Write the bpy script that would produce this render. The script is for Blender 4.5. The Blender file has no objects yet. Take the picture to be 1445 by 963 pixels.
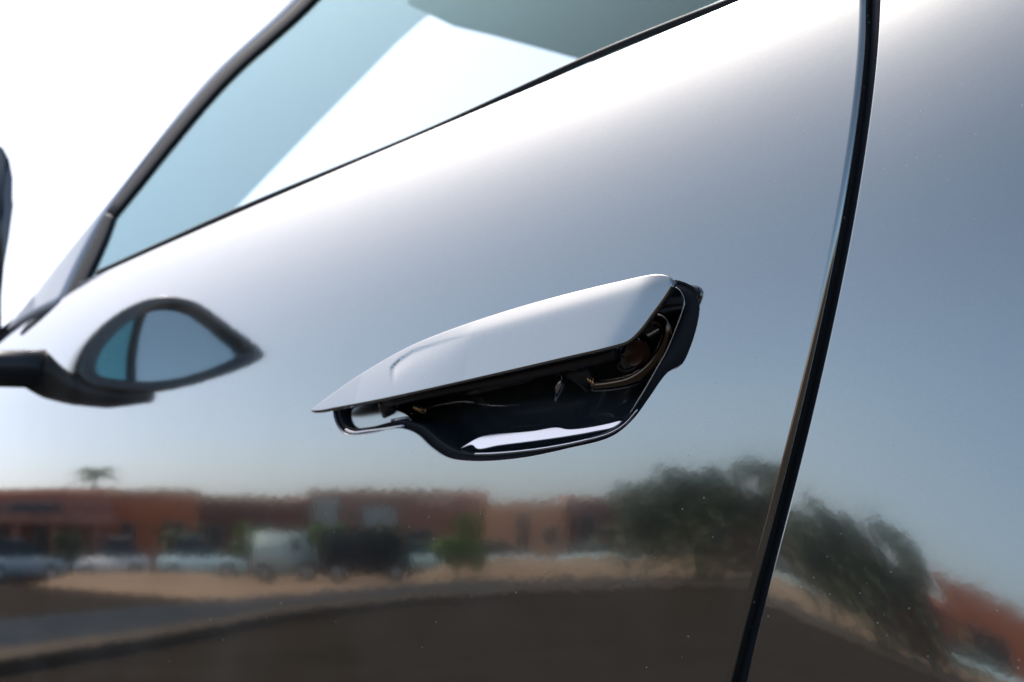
import bpy, bmesh, math, random
import numpy as np
from mathutils import Vector, Matrix
from mathutils.geometry import delaunay_2d_cdt
R = math.radians
random.seed(7)
sc = bpy.context.scene
COL = sc.collection

# ------------------------------------------------------------------ camera
F, CX, CY = 2007.0, 722.5, 481.5
CAMP = np.array([0.0, -0.43, 0.80])
YAW, PIT, ROL = 48, 8, -2
cam = bpy.data.cameras.new('camera')
co = bpy.data.objects.new('camera', cam)
COL.objects.link(co)
M3 = Matrix.Rotation(R(YAW), 3, 'Z') @ Matrix.Rotation(R(90 + PIT), 3, 'X') @ Matrix.Rotation(R(ROL), 3, 'Z')
co.matrix_world = Matrix.Translation(Vector(CAMP)) @ M3.to_4x4()
cam.sensor_width = 36; cam.lens = 50
cam.clip_start = 0.02; cam.clip_end = 3000
cam.dof.use_dof = True
cam.dof.focus_distance = 0.585
cam.dof.aperture_fstop = 13.5
cam.dof.aperture_blades = 0
sc.camera = co

# ------------------------------------------------------------------ light
SUN_EL, SUN_AZ = 55.0, -80.0           # azimuth measured from +y towards +x
w = bpy.data.worlds.new('World'); sc.world = w; w.use_nodes = True
nt = w.node_tree
sky = nt.nodes.new('ShaderNodeTexSky'); sky.sky_type = 'NISHITA'
sky.sun_disc = False
sky.sun_elevation = R(SUN_EL); sky.sun_rotation = R(SUN_AZ)
sky.altitude = 0; sky.air_density = 0.55; sky.dust_density = 3.0; sky.ozone_density = .5
bg = nt.nodes['Background']; bg.inputs['Strength'].default_value = 0.15
hs = nt.nodes.new('ShaderNodeHueSaturation'); hs.inputs['Saturation'].default_value = .95; hs.inputs['Hue'].default_value = .487
nt.links.new(sky.outputs[0], hs.inputs['Color']); nt.links.new(hs.outputs[0], bg.inputs['Color'])
sd = Vector((math.sin(R(SUN_AZ)) * math.cos(R(SUN_EL)), math.cos(R(SUN_AZ)) * math.cos(R(SUN_EL)), math.sin(R(SUN_EL))))
sl = bpy.data.lights.new('sun', 'SUN'); so = bpy.data.objects.new('sun', sl); COL.objects.link(so)
sl.energy = 3.4; sl.angle = R(0.6); sl.color = (1, .95, .87)
so.rotation_euler = (-sd).to_track_quat('-Z', 'Y').to_euler()
sc.view_settings.view_transform = 'Standard'; sc.view_settings.look = 'None'
sc.view_settings.exposure = 0.72; sc.view_settings.gamma = 1
sc.view_settings.use_curve_mapping = False

# ------------------------------------------------------------------ helpers
def ray(u, v):
    d = M3 @ Vector(((u - CX) / F, -(v - CY) / F, -1.0)); d.normalize()
    return np.array(d)

def mat(name, col, rough=.5, metal=0, coat=0, spec=.5, noise=None, bump=None, trans=0, ior=1.5, coat_rough=.02, coords='Object'):
    m = bpy.data.materials.new(name); m.use_nodes = True
    t = m.node_tree; b = t.nodes['Principled BSDF']
    b.inputs['Base Color'].default_value = (*col, 1)
    b.inputs['Roughness'].default_value = rough
    b.inputs['Metallic'].default_value = metal
    b.inputs['Coat Weight'].default_value = coat
    b.inputs['Coat Roughness'].default_value = coat_rough
    b.inputs['Specular IOR Level'].default_value = spec
    b.inputs['Transmission Weight'].default_value = trans
    b.inputs['IOR'].default_value = ior
    tc = t.nodes.new('ShaderNodeTexCoord')
    if noise:                       # (scale, second colour, detail)
        n = t.nodes.new('ShaderNodeTexNoise'); n.inputs['Scale'].default_value = noise[0]
        n.inputs['Detail'].default_value = noise[2] if len(noise) > 2 else 6
        t.links.new(tc.outputs[coords], n.inputs['Vector'])
        r = t.nodes.new('ShaderNodeValToRGB')
        r.color_ramp.elements[0].position = .35; r.color_ramp.elements[0].color = (*col, 1)
        r.color_ramp.elements[1].position = .65; r.color_ramp.elements[1].color = (*noise[1], 1)
        t.links.new(n.outputs['Fac'], r.inputs[0]); t.links.new(r.outputs[0], b.inputs['Base Color'])
    if bump:                        # (scale, strength, distance)
        n = t.nodes.new('ShaderNodeTexNoise'); n.inputs['Scale'].default_value = bump[0]; n.inputs['Detail'].default_value = 3
        t.links.new(tc.outputs[coords], n.inputs['Vector'])
        bp = t.nodes.new('ShaderNodeBump'); bp.inputs['Strength'].default_value = bump[1]; bp.inputs['Distance'].default_value = bump[2]
        t.links.new(n.outputs['Fac'], bp.inputs['Height']); t.links.new(bp.outputs[0], b.inputs['Normal'])
        if coat: t.links.new(bp.outputs[0], b.inputs['Coat Normal'])
    return m

def paint_mat(name, dust_scale=260, dust_amt=.72):
    m = bpy.data.materials.new(name); m.use_nodes = True
    t = m.node_tree; N = t.nodes; L = t.links; b = N['Principled BSDF']
    tc = N.new('ShaderNodeTexCoord')
    b.inputs['Metallic'].default_value = 1.0
    b.inputs['Roughness'].default_value = .075
    b.inputs['Coat Weight'].default_value = 1.0; b.inputs['Coat Roughness'].default_value = .015; b.inputs['Coat IOR'].default_value = 1.85
    # fine metal flakes vary the tone a little
    vo = N.new('ShaderNodeTexVoronoi'); vo.inputs['Scale'].default_value = 2600
    L.new(tc.outputs['Object'], vo.inputs['Vector'])
    mx = N.new('ShaderNodeMix'); mx.data_type = 'RGBA'
    mx.inputs[6].default_value = (.332, .358, .348, 1); mx.inputs[7].default_value = (.362, .39, .378, 1)
    L.new(vo.outputs['Color'], mx.inputs[0])
    # dust specks: very sparse pale diffuse grains, gathered by a broad noise
    vd = N.new('ShaderNodeTexVoronoi'); vd.inputs['Scale'].default_value = dust_scale
    L.new(tc.outputs['Object'], vd.inputs['Vector'])
    lt = N.new('ShaderNodeMath'); lt.operation = 'LESS_THAN'; lt.inputs[1].default_value = .09
    L.new(vd.outputs['Distance'], lt.inputs[0])
    sp = N.new('ShaderNodeSeparateColor'); L.new(vd.outputs['Color'], sp.inputs[0])
    big = N.new('ShaderNodeTexNoise'); big.inputs['Scale'].default_value = 9; big.inputs['Detail'].default_value = 4
    L.new(tc.outputs['Object'], big.inputs['Vector'])
    ad = N.new('ShaderNodeMath'); ad.operation = 'ADD'; L.new(sp.outputs[0], ad.inputs[0]); L.new(big.outputs['Fac'], ad.inputs[1])
    gt = N.new('ShaderNodeMath'); gt.operation = 'GREATER_THAN'; gt.inputs[1].default_value = 1 + dust_amt * .6
    L.new(ad.outputs[0], gt.inputs[0])
    mu = N.new('ShaderNodeMath'); mu.operation = 'MULTIPLY'; L.new(lt.outputs[0], mu.inputs[0]); L.new(gt.outputs[0], mu.inputs[1])
    # orange peel
    n1 = N.new('ShaderNodeTexNoise'); n1.inputs['Scale'].default_value = 190; n1.inputs['Detail'].default_value = 2
    L.new(tc.outputs['Object'], n1.inputs['Vector'])
    n2 = N.new('ShaderNodeTexNoise'); n2.inputs['Scale'].default_value = 28; n2.inputs['Detail'].default_value = 2
    L.new(tc.outputs['Object'], n2.inputs['Vector'])
    b1 = N.new('ShaderNodeBump'); b1.inputs['Strength'].default_value = .9; b1.inputs['Distance'].default_value = .000010
    L.new(n1.outputs['Fac'], b1.inputs['Height'])
    b2 = N.new('ShaderNodeBump'); b2.inputs['Strength'].default_value = .9; b2.inputs['Distance'].default_value = .00005
    L.new(n2.outputs['Fac'], b2.inputs['Height']); L.new(b1.outputs[0], b2.inputs['Normal'])
    L.new(b2.outputs[0], b.inputs['Normal']); L.new(b2.outputs[0], b.inputs['Coat Normal'])
    L.new(mx.outputs[2], b.inputs['Base Color'])
    df = N.new('ShaderNodeBsdfDiffuse'); df.inputs['Color'].default_value = (.75, .74, .72, 1)
    ms = N.new('ShaderNodeMixShader')
    m7 = N.new('ShaderNodeMath'); m7.operation = 'MULTIPLY'; m7.inputs[1].default_value = .55
    L.new(mu.outputs[0], m7.inputs[0])
    # a thin film of dust everywhere, slightly patchy
    fn = N.new('ShaderNodeTexNoise'); fn.inputs['Scale'].default_value = 14; fn.inputs['Detail'].default_value = 8
    L.new(tc.outputs['Object'], fn.inputs['Vector'])
    fm = N.new('ShaderNodeMapRange'); fm.inputs[1].default_value = .4; fm.inputs[2].default_value = .75; fm.inputs[3].default_value = .006; fm.inputs[4].default_value = .045
    L.new(fn.outputs['Fac'], fm.inputs[0])
    mm = N.new('ShaderNodeMath'); mm.operation = 'MAXIMUM'; L.new(m7.outputs[0], mm.inputs[0]); L.new(fm.outputs[0], mm.inputs[1])
    # finger smudges beside the handle
    gm = N.new('ShaderNodeNewGeometry'); acc = mm.outputs[0]
    for c_, r_ in (((-.352, .006, .938), .012), ((-.366, .004, .930), .006), ((-.43, -.006, .925), .010)):
        vm = N.new('ShaderNodeVectorMath'); vm.operation = 'DISTANCE'; vm.inputs[1].default_value = c_
        L.new(gm.outputs['Position'], vm.inputs[0])
        mr_ = N.new('ShaderNodeMapRange'); mr_.inputs[1].default_value = r_; mr_.inputs[2].default_value = r_ * .2; mr_.inputs[3].default_value = 0; mr_.inputs[4].default_value = .16
        L.new(vm.outputs['Value'], mr_.inputs[0])
        nz = N.new('ShaderNodeTexNoise'); nz.inputs['Scale'].default_value = 160; nz.inputs['Detail'].default_value = 5; L.new(tc.outputs['Object'], nz.inputs['Vector'])
        mz = N.new('ShaderNodeMapRange'); mz.inputs[1].default_value = .45; mz.inputs[2].default_value = .65; L.new(nz.outputs['Fac'], mz.inputs[0])
        mp = N.new('ShaderNodeMath'); mp.operation = 'MULTIPLY'; L.new(mr_.outputs[0], mp.inputs[0]); L.new(mz.outputs[0], mp.inputs[1])
        m9 = N.new('ShaderNodeMath'); m9.operation = 'MAXIMUM'; L.new(acc, m9.inputs[0]); L.new(mp.outputs[0], m9.inputs[1]); acc = m9.outputs[0]
    L.new(acc, ms.inputs[0]); L.new(b.outputs[0], ms.inputs[1]); L.new(df.outputs[0], ms.inputs[2])
    L.new(ms.outputs[0], N['Material Output'].inputs[0])
    return m

def link(name, me, m=None, parent=None, smooth=False):
    o = bpy.data.objects.new(name, me); COL.objects.link(o)
    if m is not None: me.materials.append(m)
    if smooth:
        for p in me.polygons: p.use_smooth = True
    if parent is not None: o.parent = parent
    return o

def bmobj(name, bm, m, parent=None, smooth=False):
    bmesh.ops.recalc_face_normals(bm, faces=bm.faces)
    me = bpy.data.meshes.new(name); bm.to_mesh(me); bm.free()
    return link(name, me, m, parent, smooth)

def tag(o, label=None, cat=None, group=None, kind=None):
    if label: o['label'] = label
    if cat: o['category'] = cat
    if group: o['group'] = group
    if kind: o['kind'] = kind
    return o

def empty(name, loc=(0, 0, 0), rz=0):
    o = bpy.data.objects.new(name, None); COL.objects.link(o)
    o.location = loc; o.rotation_euler = (0, 0, rz); return o

def box(bm, x0, x1, y0, y1, z0, z1):
    vs = [bm.verts.new(p) for p in ((x0, y0, z0), (x1, y0, z0), (x1, y1, z0), (x0, y1, z0), (x0, y0, z1), (x1, y0, z1), (x1, y1, z1), (x0, y1, z1))]
    for f in ((0, 3, 2, 1), (4, 5, 6, 7), (0, 1, 5, 4), (1, 2, 6, 5), (2, 3, 7, 6), (3, 0, 4, 7)):
        bm.faces.new([vs[i] for i in f])

def boxobj(name, m, parent, *a, bevel=0):
    bm = bmesh.new(); box(bm, *a)
    if bevel: bmesh.ops.bevel(bm, geom=bm.edges[:], offset=bevel, segments=2, affect='EDGES')
    return bmobj(name, bm, m, parent, smooth=False)

def tube(bm, pts, rad, seg=12, sq=1.0):
    """tube through pts; rad scalar or list"""
    pts = [Vector(p) for p in pts]; n = len(pts)
    rad = [rad] * n if not hasattr(rad, '__len__') else rad
    rings = []; up = Vector((0, 0, 1)); prev = None
    for i, p in enumerate(pts):
        t = (pts[min(i + 1, n - 1)] - pts[max(i - 1, 0)]).normalized()
        if prev is None:
            a = t.cross(up)
            if a.length < .1: a = t.cross(Vector((1, 0, 0)))
        else: a = prev - t * prev.dot(t)
        a.normalize(); prev = a; b = t.cross(a)
        rings.append([bm.verts.new(p + rad[i] * (math.cos(k * 2 * math.pi / seg) * a + sq * math.sin(k * 2 * math.pi / seg) * b)) for k in range(seg)])
    for i in range(n - 1):
        for k in range(seg):
            bm.faces.new((rings[i][k], rings[i][(k + 1) % seg], rings[i + 1][(k + 1) % seg], rings[i + 1][k]))
    bm.faces.new(rings[0][::-1]); bm.faces.new(rings[-1])

def spline(pts, n, closed=False):
    """Catmull-Rom resample to n points evenly by arc length"""
    P = np.array(pts, float); k = len(P); out = []
    segs = k if closed else k - 1
    for i in range(segs):
        if closed: p0, p1, p2, p3 = P[(i - 1) % k], P[i], P[(i + 1) % k], P[(i + 2) % k]
        else: p0, p1, p2, p3 = P[max(i - 1, 0)], P[i], P[i + 1], P[min(i + 2, k - 1)]
        d1 = max(np.linalg.norm(p1 - p0), 1e-9) ** .5; d2 = max(np.linalg.norm(p2 - p1), 1e-9) ** .5; d3 = max(np.linalg.norm(p3 - p2), 1e-9) ** .5
        m1 = (p2 - p1) + d2 * ((p1 - p0) / d1 - (p2 - p0) / (d1 + d2)) if d1 > 1e-4 else (p2 - p1)
        m2 = (p2 - p1) + d2 * ((p3 - p2) / d3 - (p3 - p1) / (d2 + d3)) if d3 > 1e-4 else (p2 - p1)
        for t in np.linspace(0, 1, 12, endpoint=False):
            out.append((2 * t**3 - 3 * t**2 + 1) * p1 + (t**3 - 2 * t**2 + t) * m1 + (-2 * t**3 + 3 * t**2) * p2 + (t**3 - t**2) * m2)
    if closed: out.append(P[0])
    else: out.append(P[-1])
    out = np.array(out); s = np.concatenate([[0], np.cumsum(np.linalg.norm(np.diff(out, axis=0), axis=1))])
    q = np.linspace(0, s[-1], n + 1)[:-1] if closed else np.linspace(0, s[-1], n)
    return np.stack([np.interp(q, s, out[:, j]) for j in range(out.shape[1])], 1)

# ------------------------------------------------------------------ body surfaces: y as a function of x, z
def smooth_up(x, k=.01): return .5 * (x + np.sqrt(x * x + k * k)) - .5 * k
def ydoor(x, z):
    L, p, zb, top = .21, 1.6, 1.05, .60
    w = np.maximum((z - (zb - L)) / L, 0); ex = np.maximum(w - 1, 0); w = np.minimum(w, 1)
    zh = .793 - .041 * (x + 1.06)
    return top * L * ex + (x + .5) ** 2 / 14.0 + (z - zh) ** 2 / 5.8 + top * L / (p + 1) * w ** (p + 1)
GX = -.31
def yrear(x, z):
    dx = x - GX
    s0 = (GX + .5) / 7.0 - .075
    return ydoor(GX, z) + s0 * dx + dx * dx / 3.2 + (.028 + .55 * dx) * .1 * np.tanh((z - .77) / .1) + .22 * np.maximum(z - .90, 0) ** 2
def hit(f, u, v, off=0.0):
    d = ray(u, v); t = -CAMP[1] / d[1]
    for _ in range(40):
        p = CAMP + d * t; t += (f(p[0], min(p[2], 1.3)) - off - p[1]) / d[1] * .6
    return CAMP + d * t
def grad_n(f, x, z, e=2e-5):
    gx = (f(x + e, z) - f(x - e, z)) / (2 * e); gz = (f(x, z + e) - f(x, z - e)) / (2 * e)
    n = np.stack([gx, -np.ones_like(gx), gz], -1)
    return n / np.linalg.norm(n, axis=-1, keepdims=True)

def poly_area(P): x, y = P[:, 0], P[:, 1]; return .5 * np.sum(x * np.roll(y, -1) - np.roll(x, -1) * y)
def outward(P):
    """outward unit normals of a closed polygon (x,z), any orientation"""
    t = np.roll(P, -1, 0) - np.roll(P, 1, 0); t /= np.linalg.norm(t, axis=1, keepdims=True)
    n = np.stack([t[:, 1], -t[:, 0]], 1)
    return n if poly_area(P) > 0 else -n
def inside(P, q):
    x, y = q[:, 0], q[:, 1]; c = np.zeros(len(q), bool); n = len(P)
    for i in range(n):
        a, b = P[i], P[(i + 1) % n]
        k = ((a[1] > y) != (b[1] > y)) & (x < (b[0] - a[0]) * (y - a[1]) / (b[1] - a[1] + 1e-15) + a[0])
        c ^= k
    return c

def sheet(name, f, outline, holes, m, parent, step=.006, r=.002, wall=.012, hole_r=.0012, back=None):
    """a pressed panel: curved face with exact normals, rounded edges and a returned flange"""
    loops = []
    o2 = outline - outward(outline) * r
    loops.append((o2, outward(outline), r))
    for h in holes: loops.append((h + outward(h) * hole_r, -outward(h), hole_r))
    lo, hi = outline.min(0), outline.max(0)
    g = np.stack(np.meshgrid(np.arange(lo[0], hi[0], step), np.arange(lo[1], hi[1], step)), -1).reshape(-1, 2)
    g = g + (np.random.RandomState(3).rand(*g.shape) - .5) * step * .2
    keep = inside(loops[0][0], g)
    for L in loops[1:]: keep &= ~inside(L[0], g)
    allp = np.concatenate([L[0] for L in loops])
    gk = g[keep]
    dist = np.full(len(gk), 9.0)
    for i in range(0, len(allp), 64): dist = np.minimum(dist, np.min(np.linalg.norm(gk[:, None] - allp[None, i:i + 64], axis=2), axis=1))
    gk = gk[dist > step * .35]
    pts = np.concatenate([allp, gk]); edges = []; s = 0
    for L in loops:
        k = len(L[0]); edges += [(s + i, s + (i + 1) % k) for i in range(k)]; s += k
    vo, eo, fo, ov, oe, of = delaunay_2d_cdt([Vector(p) for p in pts], edges, [], 0, 1e-7)
    V = np.array([tuple(v) for v in vo]); idx = np.array([tuple(t) for t in fo if len(t) == 3])
    cen = V[idx].mean(1); ok = inside(loops[0][0], cen)
    for L in loops[1:]: ok &= ~inside(L[0], cen)
    idx = idx[ok]
    # orient so the geometric normal faces outboard (-y)
    a = V[idx[:, 1]] - V[idx[:, 0]]; b = V[idx[:, 2]] - V[idx[:, 0]]; cr = a[:, 0] * b[:, 1] - a[:, 1] * b[:, 0]
    idx[cr < 0] = idx[cr < 0][:, ::-1]
    P3 = np.stack([V[:, 0], f(V[:, 0], V[:, 1]), V[:, 1]], 1); N3 = grad_n(f, V[:, 0], V[:, 1])
    verts = [P3]; norms = [N3]; faces = [tuple(t) for t in idx]; base = len(P3)
    for L, o, rr in loops:
        k = len(L); X, Z = L[:, 0], L[:, 1]
        p0 = np.stack([X, f(X, Z), Z], 1); n0 = grad_n(f, X, Z)
        o3 = np.stack([o[:, 0], np.zeros(k), o[:, 1]], 1); o3 -= n0 * np.sum(o3 * n0, 1, keepdims=True); o3 /= np.linalg.norm(o3, axis=1, keepdims=True)
        rows = []
        for th in np.linspace(0, math.pi / 2, 6):
            rows.append((p0 + o3 * rr * math.sin(th) - n0 * rr * (1 - math.cos(th)), n0 * math.cos(th) + o3 * math.sin(th)))
        rows.append((rows[-1][0] - n0 * wall, o3))
        for P, Nn in rows: verts.append(P); norms.append(Nn)
        for j in range(len(rows) - 1):
            for i in range(k):
                q = (base + j * k + i, base + j * k + (i + 1) % k, base + (j + 1) * k + (i + 1) % k, base + (j + 1) * k + i)
                faces.append(q)
        base += k * len(rows)
    if back is not None:          # close the back with an n-gon on the last ring of the outer loop
        k = len(loops[0][0]); st = len(P3) + 6 * k
        faces.append(tuple(range(st, st + k)))
    verts = np.concatenate(verts); norms = np.concatenate(norms)
    me = bpy.data.meshes.new(name); me.from_pydata(verts.tolist(), [], [tuple(int(i) for i in q) for q in faces]); 
    # flip faces whose geometric normal opposes the wanted normal
    flip = [p.index for p in me.polygons if np.dot(np.array(p.normal), norms[list(p.vertices)].mean(0)) < 0]
    if flip:
        bm = bmesh.new(); bm.from_mesh(me); bm.faces.ensure_lookup_table()
        bmesh.ops.reverse_faces(bm, faces=[bm.faces[i] for i in flip]); bm.to_mesh(me); bm.free()
    for p in me.polygons: p.use_smooth = True
    me.update()
    me.normals_split_custom_set_from_vertices(norms.tolist())
    return link(name, me, m, parent)

# ------------------------------------------------------------------ materials
M_paint = paint_mat('silver_paint')
M_paint_rear = paint_mat('silver_paint_dusty', 300, .45)
M_gloss = mat('gloss_black_plastic', (.030, .042, .054), rough=.12, coat=1, bump=(60, .5, .0002))
M_satin = mat('satin_black_plastic', (.022, .027, .033), rough=.35, bump=(900, .3, .0001))
M_rubber = mat('black_rubber', (.016, .021, .027), rough=.6, spec=.2)
M_chrome = mat('dark_chrome', (.55, .55, .55), rough=.12, metal=1)
M_brown = mat('brown_sensor_pad', (.055, .025, .015), rough=.35, noise=(180, (.09, .04, .022)))
M_brass = mat('brass_spring', (.65, .42, .22), rough=.25, metal=1)
M_mirror = mat('mirror_silver', (.86, .92, .88), rough=.02, metal=1)
M_teal = mat('mirror_painted_reflection', (.22, .52, .50), rough=.05, metal=1)  # teal puts the side window's reflection into the mirror colour
M_lining = mat('dark_headliner', (.06, .10, .11), rough=.9, noise=(300, (.04, .045, .05)))
M_plate = mat('brushed_plate', (.42, .44, .43), rough=.2, metal=1)
M_bright = mat('chrome_and_highlight_metal', (.62, .64, .68), rough=.10, metal=1)
M_trim = mat('satin_alloy_trim', (.62, .64, .66), rough=.22, metal=1)

def glass_mat(name, tint, refl=1.45):
    m = bpy.data.materials.new(name); m.use_nodes = True; t = m.node_tree; N = t.nodes; L = t.links
    N.remove(N['Principled BSDF'])
    fr = N.new('ShaderNodeFresnel'); fr.inputs['IOR'].default_value = refl
    tr = N.new('ShaderNodeBsdfTransparent'); tr.inputs['Color'].default_value = (*tint, 1)
    gl = N.new('ShaderNodeBsdfGlossy'); gl.inputs['Roughness'].default_value = 0.01; gl.inputs['Color'].default_value = (.60, .93, 1, 1)
    ms = N.new('ShaderNodeMixShader')
    ge = N.new('ShaderNodeNewGeometry'); mi = N.new('ShaderNodeMix'); mi.inputs[2].default_value = refl; mi.inputs[3].default_value = 1 / refl
    L.new(ge.outputs['Backfacing'], mi.inputs[0]); L.new(mi.outputs[0], fr.inputs['IOR'])
    L.new(fr.outputs[0], ms.inputs[0]); L.new(tr.outputs[0], ms.inputs[1]); L.new(gl.outputs[0], ms.inputs[2]); L.new(ms.outputs[0], N['Material Output'].inputs[0])
    return m
M_glass = glass_mat('side_glass', (.96, .99, 1), 1.33)

# ================================================================== THE PARKED SILVER CAR
car = empty('silver_car', (0, 0, 0))
tag(car, 'silver grey car close up, door with its flush handle popped out of a black recess', 'car')

def xz(f, pts): return np.array([hit(f, *p)[[0, 2]] for p in pts])
belt_px = [(0, 449), (30, 436), (130, 389), (330, 300), (600, 188), (850, 75), (1040, 0)]
belt = xz(ydoor, belt_px)
gap_px = [(1219, 0), (1213, 100), (1203, 200), (1186, 300), (1167, 400), (1145, 500), (1122, 600), (1097, 700), (1071, 800), (1045, 900), (1028, 963)]
gap = xz(ydoor, gap_px)
gz = np.polyfit(gap[:, 1], gap[:, 0], 3)
gapw = .0039
gtop = [(np.polyval(gz, z), z) for z in (1.03, 1.0, .97, .94)]
beltz = float(belt[-1][1])
zs = np.linspace(.72, 1.01, 60)
gl = [(np.polyval(gz, z), z) for z in zs[::-1]]
x_at72 = np.polyval(gz, .72); dzx = np.polyval(np.polyder(gz), .72)
gl += [(x_at72 + dzx * (z - .72) * .6, z) for z in np.linspace(.70, .46, 20)]
# door outline, clockwise from front top
bl = spline(belt, 90)
bx = bl[:, 0]; bz = np.polyval(np.polyfit(belt[:, 0], belt[:, 1], 2), bx)
front = [(-1.35, float(bz[0]) - .02), (-1.22, float(bz[0]) - .008)]
xt = np.polyval(gz, 1.01)
topr = [(x, float(bz[-1]) + (x - bx[-1]) * .0) for x in np.linspace(bx[-1] + .01, xt - .012, 8)]
corner = [(xt - .004, float(bz[-1]) - .003), (xt - .0005, float(bz[-1]) - .008)]
outline = np.array(front + list(zip(bx, bz)) + topr + corner + [p for p in gl if p[1] < float(bz[-1]) - .012] + [(x, .46) for x in np.linspace(gl[-1][0] - .02, -1.33, 40)] + [(-1.35, z) for z in np.linspace(.47, float(bz[0]) - .04, 20)])

OI = [((472, 572), (479, 577)), ((474, 595), (482, 596)), ((486, 611), (491, 604)), ((520, 611), (520, 603)), ((562, 603), (562, 594)),
      ((588, 611), (594, 601)), ((610, 631), (620, 622)), ((632, 645), (640, 635)), ((668, 650), (672, 642)), ((730, 646), (730, 639)),
      ((800, 632), (800, 626)), ((864, 614), (861, 607)), ((893, 590), (886, 584)), ((915, 560), (905, 556)),
      ((941, 524), (926, 521)), ((960, 514), (938, 500)), ((969, 498), (947, 480)), ((982, 458), (961, 448)), ((985, 430), (966, 426)), ((978, 410), (960, 411)),
      ((962, 400), (948, 405)), ((942, 397), (936, 405)), ((900, 404), (900, 409)), ((800, 446), (800, 451)), ((650, 498), (650, 503)), ((540, 548), (540, 552))]
NL = 200
OIX = spline(np.concatenate([xz(ydoor, [a for a, b in OI]), xz(ydoor, [b for a, b in OI])], 1), NL, True)
OX, IX = OIX[:, :2].copy(), OIX[:, 2:].copy()
door = sheet('door', ydoor, outline, [OX], M_paint, car, step=.006, r=.0022, wall=.012, hole_r=.0009)

# rear quarter panel beyond the shut line
rl = [(float(np.polyval(gz, z)) + gapw + .0002 - max(z - .91, 0) * .012, z) for z in (1.05, 1.04, 1.03, 1.02)] + [(x + gapw + .0002 - max(z - .91, 0) * .012, z) for x, z in gl]
rl_top = rl[0]
rout = np.array([(rl_top[0], 1.06)] + rl + [(x, .46) for x in np.linspace(rl[-1][0] + .02, .24, 24)] + [(.25, z) for z in np.linspace(.47, 1.05, 30)] + [(x, 1.06) for x in np.linspace(.24, rl_top[0] + .015, 24)])
quarter = sheet('rear_quarter_panel', yrear, rout, [], M_paint_rear, car, step=.007, r=.0016, wall=.012)

# shut-line rubber seal and the jamb behind it
bm = bmesh.new()
tube(bm, [(x + gapw * .5, float(ydoor(x, z)) + .0095, z) for x, z in gl], .0042, 10)
bmobj('shut_line_seal', bm, M_rubber, car, True)
bm = bmesh.new()
prev = None
for x, z in gl:
    y = float(ydoor(x, z)) + .020
    a, b = bm.verts.new((x - .03, y, z)), bm.verts.new((x + .035, y + .002, z))
    c, d = bm.verts.new((x + .035, y + .006, z)), bm.verts.new((x - .03, y + .004, z))
    if prev:
        for i in range(4): bm.faces.new((prev[i], prev[(i + 1) % 4], (a, b, c, d)[(i + 1) % 4], (a, b, c, d)[i]))
    prev = (a, b, c, d)
bmobj('door_jamb', bm, M_satin, car)

# ---- handle recess (cup)
def pt(u, v, off): return tuple(hit(ydoor, u, v, off))
hd = empty('door_handle'); hd.parent = car
mid = np.zeros_like(IX)
for i, p in enumerate(IX):
    c = IX.mean(0)
    # medial target: halfway between upper and lower wall at a slightly pulled-in x
    xq = c[0] + (p[0] - c[0]) * .88
    zz = []
    for j in range(NL):
        a, b = IX[j], IX[(j + 1) % NL]
        if (a[0] - xq) * (b[0] - xq) <= 0 and a[0] != b[0]: zz.append(a[1] + (b[1] - a[1]) * (xq - a[0]) / (b[0] - a[0]))
    mid[i] = (xq, .5 * (min(zz) + max(zz)))
for _ in range(6): mid = (np.roll(mid, 1, 0) + mid * 2 + np.roll(mid, -1, 0)) / 4
rows = []
def ring(P, depth): return [(p[0], float(ydoor(p[0], p[1])) + depth, p[1]) for p in P]
OXo = OX + outward(OX) * .001
rows.append(ring(OXo, .0030)); rows.append(ring(OX, .0016))
rows.append(ring(OX * .35 + IX * .65, .0012)); rows.append(ring(OX * .12 + IX * .88, .0006)); rows.append(ring(IX, .0008))
for f_, d_ in ((.02, .0016), (.035, .003), (.05, .006), (.07, .0105), (.10, .015), (.16, .0195), (.26, .0235), (.42, .0262), (.62, .0275), (.82, .028), (1.0, .028)):
    rows.append(ring(IX * (1 - f_) + mid * f_, d_))
me = bpy.data.meshes.new('recess_cup'); vv = [p for r_ in rows for p in r_]
ff = [(j * NL + i, j * NL + (i + 1) % NL, (j + 1) * NL + (i + 1) % NL, (j + 1) * NL + i) for j in range(len(rows) - 1) for i in range(NL)]
me.from_pydata(vv, [], ff)
bm = bmesh.new(); bm.from_mesh(me); bmesh.ops.remove_doubles(bm, verts=bm.verts, dist=2e-5); bmesh.ops.recalc_face_normals(bm, faces=bm.faces); bm.to_mesh(me); bm.free()
cup = link('recess_cup', me, M_gloss, hd, True)
M_flange = mat('flange_and_flap_reflection', (.017, .023, .030), rough=.4, spec=.12, bump=(700, .3, .0001))  # flange black; its wide right end stands in for the flap's dark reflection
me.materials.append(M_flange)
for p in me.polygons:
    c_ = p.center; dd_ = c_.y - float(ydoor(c_.x, c_.z))
    q_ = np.array([[c_.x, c_.z]])
    if dd_ < .0034 and not inside(IX - outward(IX) * .0002, q_)[0]: p.material_index = 1
bm = bmesh.new(); tube(bm, spline([pt(*p, -.0004) for p in [(889, 584), (907, 556), (927, 521), (941, 496), (951, 472), (961, 446), (966, 427), (961, 412), (953, 405)]], 60), [.0003] * 4 + [.00045] * 50 + [.0003] * 6, 8); bmobj('rim_highlight', bm, M_plate, hd, True)  # thin metal tube added as the highlight along the bowl lip

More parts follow.
